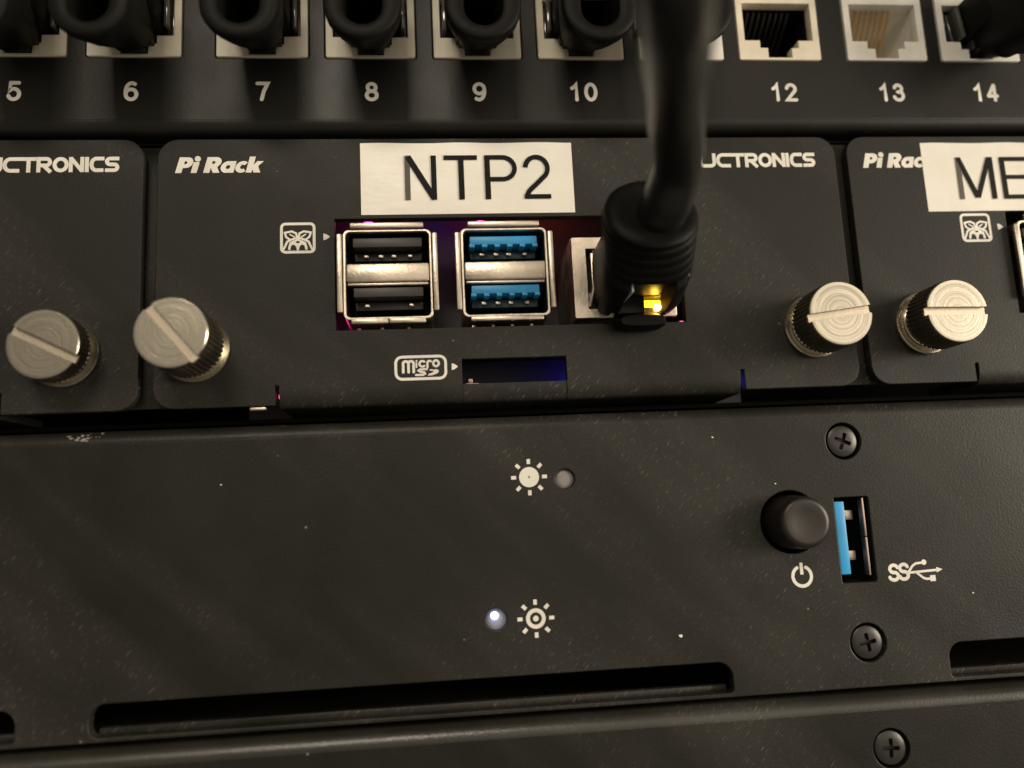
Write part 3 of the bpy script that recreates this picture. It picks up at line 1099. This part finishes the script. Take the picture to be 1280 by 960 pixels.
for (dy, r) in ((0, 6.5), (-.7, 6.55), (-1.3, 6.3), (-1.7, 5.7), (-1.8, 4.6), (-1.6, 3.7)):
    secs.append(superell(36.7, -17.5 + dy, 2.1, r, r * .87, 2.05, 40, .36))
bm = bmesh.new()
loft(bm, secs)
boot = finish('boot', bm, 'rubber', cb_, True)
c = bmesh.new()
add_box(c, 34.6, 41.6, -12.6, -2.2, -10, -4.8)
join_bool(boot, c)
c = bmesh.new()
add_box(c, 33.8, 42.4, -3.4, 2.5, -7.9, -5.0)
join_bool(boot, c)
box('latch', (35.0, 35.25, -11.8, -3, -6.9, -5.2), 'silverclear', cb_, .05)
box('latch_base', (34.9, 39.3, -2.2, -.6, -7.6, -4.9), 'clear', cb_, .15)
box('plug_body', (33.0, 43.6, -12.0, 4, -4.9, 3.4), 'clear', cb_, .2)
bm = bmesh.new()
prof = [superell(38.5, -.6, -8.7, 4.0, 1.5, 3, 24), superell(38.5, -2.6, -9.0, 3.9, 1.3, 3, 24), superell(38.5, -3.8, -9.1, 3.4, .8, 3, 24)]
loft(bm, prof)
finish('latch_guard', bm, 'rubber', cb_, True)
bm = bmesh.new()
cpts = [(36.7, -13, 0), (37.4, -17.5, 1.0), (38.1, -22, 3.0), (37.9, -27.5, 5.6), (35.3, -36, 6.5), (32.5, -45, 5.3), (29.4, -55, 3.8), (27.0, -63, 3.2), (24.4, -71, 6), (21.5, -79, 16), (18, -85, 34)]
tube(bm, cpts, [3.4, 3.3, 3.35, 3.15, 3.35, 3.12, 3.3, 3.2, 3.3, 3.3, 3.3], 32)
finish('cable_jacket', bm, 'jacket', cb_, True)

# ================================================================== LOWER CHASSIS
lc = thing('server_chassis', 'wide black chassis front with power button, blue USB port and two sun symbols', 'computer case', (20, 0, -44))
H1 = circ(25.7, -32.35, 1.5, 32)
H2 = circ(14.5, -52.25, 1.5, 32)
HB = circ(60.15, -40.4, 4.75, 48)
HU = rrect(67.35, 72.85, -49.95, -37.1, .25, 3)
S1 = circ(69.95, -28.4, 2.85, 40)
S2 = circ(70.35, -58.8, 2.85, 40)
SL = rrect(-41.8, 49.0, -64.6, -60.2, (2.2, 2.2, 1.4, .6), 8)
SR = rrect(82.9, 170, -64.6, -59.6, (2.2, 2.2, .5, .6), 8)
SLL = rrect(-140, -51.4, -64.6, -60.2, (2.2, 2.2, .6, .6), 8)
loops = [[(-150, -65.2), (190, -65.2), (190, -24.4), (-150, -24.4)]] + [list(reversed(h)) for h in (H1, H2, HB, HU, S1, S2, SL, SR, SLL)]
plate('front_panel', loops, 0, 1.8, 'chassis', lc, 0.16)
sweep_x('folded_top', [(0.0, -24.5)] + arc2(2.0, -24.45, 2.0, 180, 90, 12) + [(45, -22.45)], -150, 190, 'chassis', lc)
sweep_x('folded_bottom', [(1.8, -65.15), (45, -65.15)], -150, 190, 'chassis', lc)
for (a, b) in ((-41.2, 48.6), (83.3, 170), (-140, -51.8)):
    box('inner_lip', (a, b, 2.0, 3.4, -64.9, -63.75), 'chassis', lc, .25)
bm = bmesh.new()
add_box(bm, -150, 190, 40, 41, -65, -24)
finish('inner_wall', bm, 'dark', lc)


def sun_icon(cx, cz, ring):
    bm = bmesh.new()
    if ring:
        ribbon(bm, circ(cx, cz, 1.16, 40), .56, -.03, True)
        blob(bm, circ(cx, cz, .42, 20), -.03)
    else:
        ribbon(bm, circ(cx, cz, .82, 40), 1.36, -.03, True)
    for k in range(8):
        a = 2 * pi * k / 8
        ribbon(bm, [(cx + 1.95 * cos(a), cz + 1.95 * sin(a)), (cx + 2.7 * cos(a), cz + 2.7 * sin(a))], .52, -.03)
    return finish('sun_symbol', bm, 'ink', lc)


sun_icon(20.3, -31.85, False)
sun_icon(20.25, -52.35, True)

# indicator lights
for (x, z, lit) in ((25.7, -32.35, False), (14.5, -52.25, True)):
    il = part_empty('indicator_light', lc, (x, 0, z), 'lit white indicator light' if lit else 'unlit indicator light')
    bm = bmesh.new()
    lathe(bm, x, z, [(3.0, 1.45), (.75, 1.45), (.55, 1.25), (.48, .8), (.45, .2)], 28)
    finish('light_pipe', bm, 'pipe_lit' if lit else 'lens', il, True)
    if lit:
        bm = bmesh.new()
        bmesh.ops.create_uvsphere(bm, u_segments=14, v_segments=8, radius=.52, matrix=Matrix.Translation((x - .25, .35, z + .62)))
        finish('lit_spot', bm, 'white_led', il, True)

# power button
bt = part_empty('power_button', lc, (60.15, 0, -40.4))
bm = bmesh.new()
lathe(bm, 60.15, -40.4, [(3, 4.1), (-.5, 4.05), (-4.3, 3.85), (-4.95, 3.7), (-5.25, 3.35), (-5.3, 2.9), (-5.15, 2.0), (-5.05, .3)], 56)
finish('cap', bm, 'button', bt, True)
bm = bmesh.new()
ribbon(bm, arc(61.05, -48.55, 1.45, 1.45, 118, 422, 36), .5, -.03, False, True)
ribbon(bm, [(61.05, -48.3), (61.05, -46.55)], .5, -.04, False, False)
finish('power_symbol', bm, 'ink', lc)

# upright USB port
up_ = part_empty('usb_port', lc, (70.1, 0, -43.5), 'upright blue USB port beside the power button')
bm = bmesh.new()
x0, x1, z0, z1 = 67.1, 73.1, -50.2, -36.85
A = [bm.verts.new(p) for p in ((x0, 1.8, z0), (x1, 1.8, z0), (x1, 1.8, z1), (x0, 1.8, z1))]
B = [bm.verts.new(p) for p in ((x0, 13, z0), (x1, 13, z0), (x1, 13, z1), (x0, 13, z1))]
for i in range(4):
    j = (i + 1) % 4
    bm.faces.new((A[i], A[j], B[j], B[i]))
bm.faces.new(B)
finish('cavity', bm, 'usbdark', up_)
box('tongue', (67.5, 69.05, .35, 11, -48.7, -37.7), 'usbblue', up_, .12)
box('shell_edge', (71.9, 72.2, .3, 1.6, -43.1, -37.3), 'bronze', up_, .05)
box('shell_edge', (71.9, 72.2, .35, 1.6, -49.0, -43.25), 'bronze', up_, .05)
box('contact_pad', (70.0, 71.35, 2.3, 3.0, -40.6, -39.1), 'tin', up_, .15)
box('contact_pad', (69.9, 71.15, 2.3, 3.0, -46.8, -45.3), 'tin', up_, .15)
bm = bmesh.new()


def bigS(x, z, w_, h_, st, y):
    pts = arc(x + w_ * .52, z + h_ * .74, w_ * .36, h_ * .24, 20, 250, 14) + arc(x + w_ * .48, z + h_ * .27, w_ * .40, h_ * .25, 62, -165, 14)
    ribbon(bm, pts, st, y, False, True)


bigS(74.75, -49.95, 1.75, 2.3, .52, -.03)
bigS(76.35, -49.90, 1.75, 2.3, .52, -.045)
ribbon(bm, [(77.7, -48.95), (82.6, -48.75)], .36, -.06)
blob(bm, [(82.5, -49.15), (83.5, -48.7), (82.5, -48.3)], -.066)
ribbon(bm, [(77.9, -48.9), (78.7, -47.95), (79.3, -47.6), (80.3, -47.55)], .36, -.072)
blob(bm, circ(80.6, -47.5, .42, 18), -.078)
ribbon(bm, [(79.2, -48.95), (80.2, -49.8), (80.7, -50.0), (81.4, -50.0)], .36, -.084)
blob(bm, [(81.3, -50.4), (82.2, -50.4), (82.2, -49.5), (81.3, -49.5)], -.09)
finish('superspeed_symbol', bm, 'ink', up_)


def phillips(parent, x, z, rot, label):
    t = part_empty('countersunk_screw', parent, (x, 0, z), label)
    bm = bmesh.new()
    lathe(bm, x, z, [(2.6, 2.2), (.75, 2.42), (.42, 2.4), (.30, 2.2), (.2, 1.2), (.17, .2)], 44)
    o = finish('head', bm, 'screw', t, True)
    for k in range(2):
        c = bmesh.new()
        add_box(c, x - 1.35, x + 1.35, -1, 1.15, z - .3, z + .3)
        bmesh.ops.rotate(c, cent=(x, 0, z), matrix=Matrix.Rotation(radians(rot + 90 * k), 3, 'Y'), verts=c.verts)
        join_bool(o, c)
    return t


phillips(lc, 69.95, -28.4, 22, 'upper cross-head screw, above the power button')
phillips(lc, 70.35, -58.8, -8, 'lower cross-head screw, below the USB port')

# ================================================================== BOTTOM CHASSIS
bc = thing('equipment_case', 'black case below the server chassis with one cross-head screw', 'computer case', (20, 0, -75))
S3 = circ(72.1, -74.0, 2.85, 40)
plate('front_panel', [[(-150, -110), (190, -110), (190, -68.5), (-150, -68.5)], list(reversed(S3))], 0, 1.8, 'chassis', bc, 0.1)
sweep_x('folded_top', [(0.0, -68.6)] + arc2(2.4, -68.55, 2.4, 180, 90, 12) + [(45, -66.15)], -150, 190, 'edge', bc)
bm = bmesh.new()
add_box(bm, -150, 190, 40, 41, -110, -70)
finish('inner_wall', bm, 'dark', bc)
phillips(bc, 72.1, -74.0, 4, 'cross-head screw at the bottom edge of the picture')

# small chips in the paint, bare metal showing
for (x, z, r) in ((41.6, -56.1, .26), (-24.5, -31.0, .12), (49.0, -27.0, .14), (58.3, -34.5, .12), (88.0, -52.5, .13)):
    bm = bmesh.new()
    blob(bm, [(x + r * (1 + .3 * sin(k * 2.3)) * cos(k * pi / 4), z + r * (1 + .3 * cos(k * 1.7)) * sin(k * pi / 4)) for k in range(8)], -.012)
    finish('paint_chip', bm, 'ink', lc)
# painted glint: pale flecks on the folded top edge, near the left
random.seed(3)
bm = bmesh.new()
for k in range(26):
    x = -43.5 + random.gauss(0, 1.1)
    t = random.uniform(120, 165)
    r = random.uniform(.05, .16)
    y, z = 2.0 + 2.03 * cos(radians(t)), -24.45 + 2.03 * sin(radians(t))
    ux, uz = -cos(radians(t + 90)), sin(radians(t + 90))
    bm.faces.new([bm.verts.new((x + r * 2 * cos(a), y + r * sin(a) * cos(radians(t + 90)), z + r * sin(a) * sin(radians(t + 90)))) for a in [2 * pi * j / 6 for j in range(6)]])
finish('glint_flecks', bm, 'lens', lc)
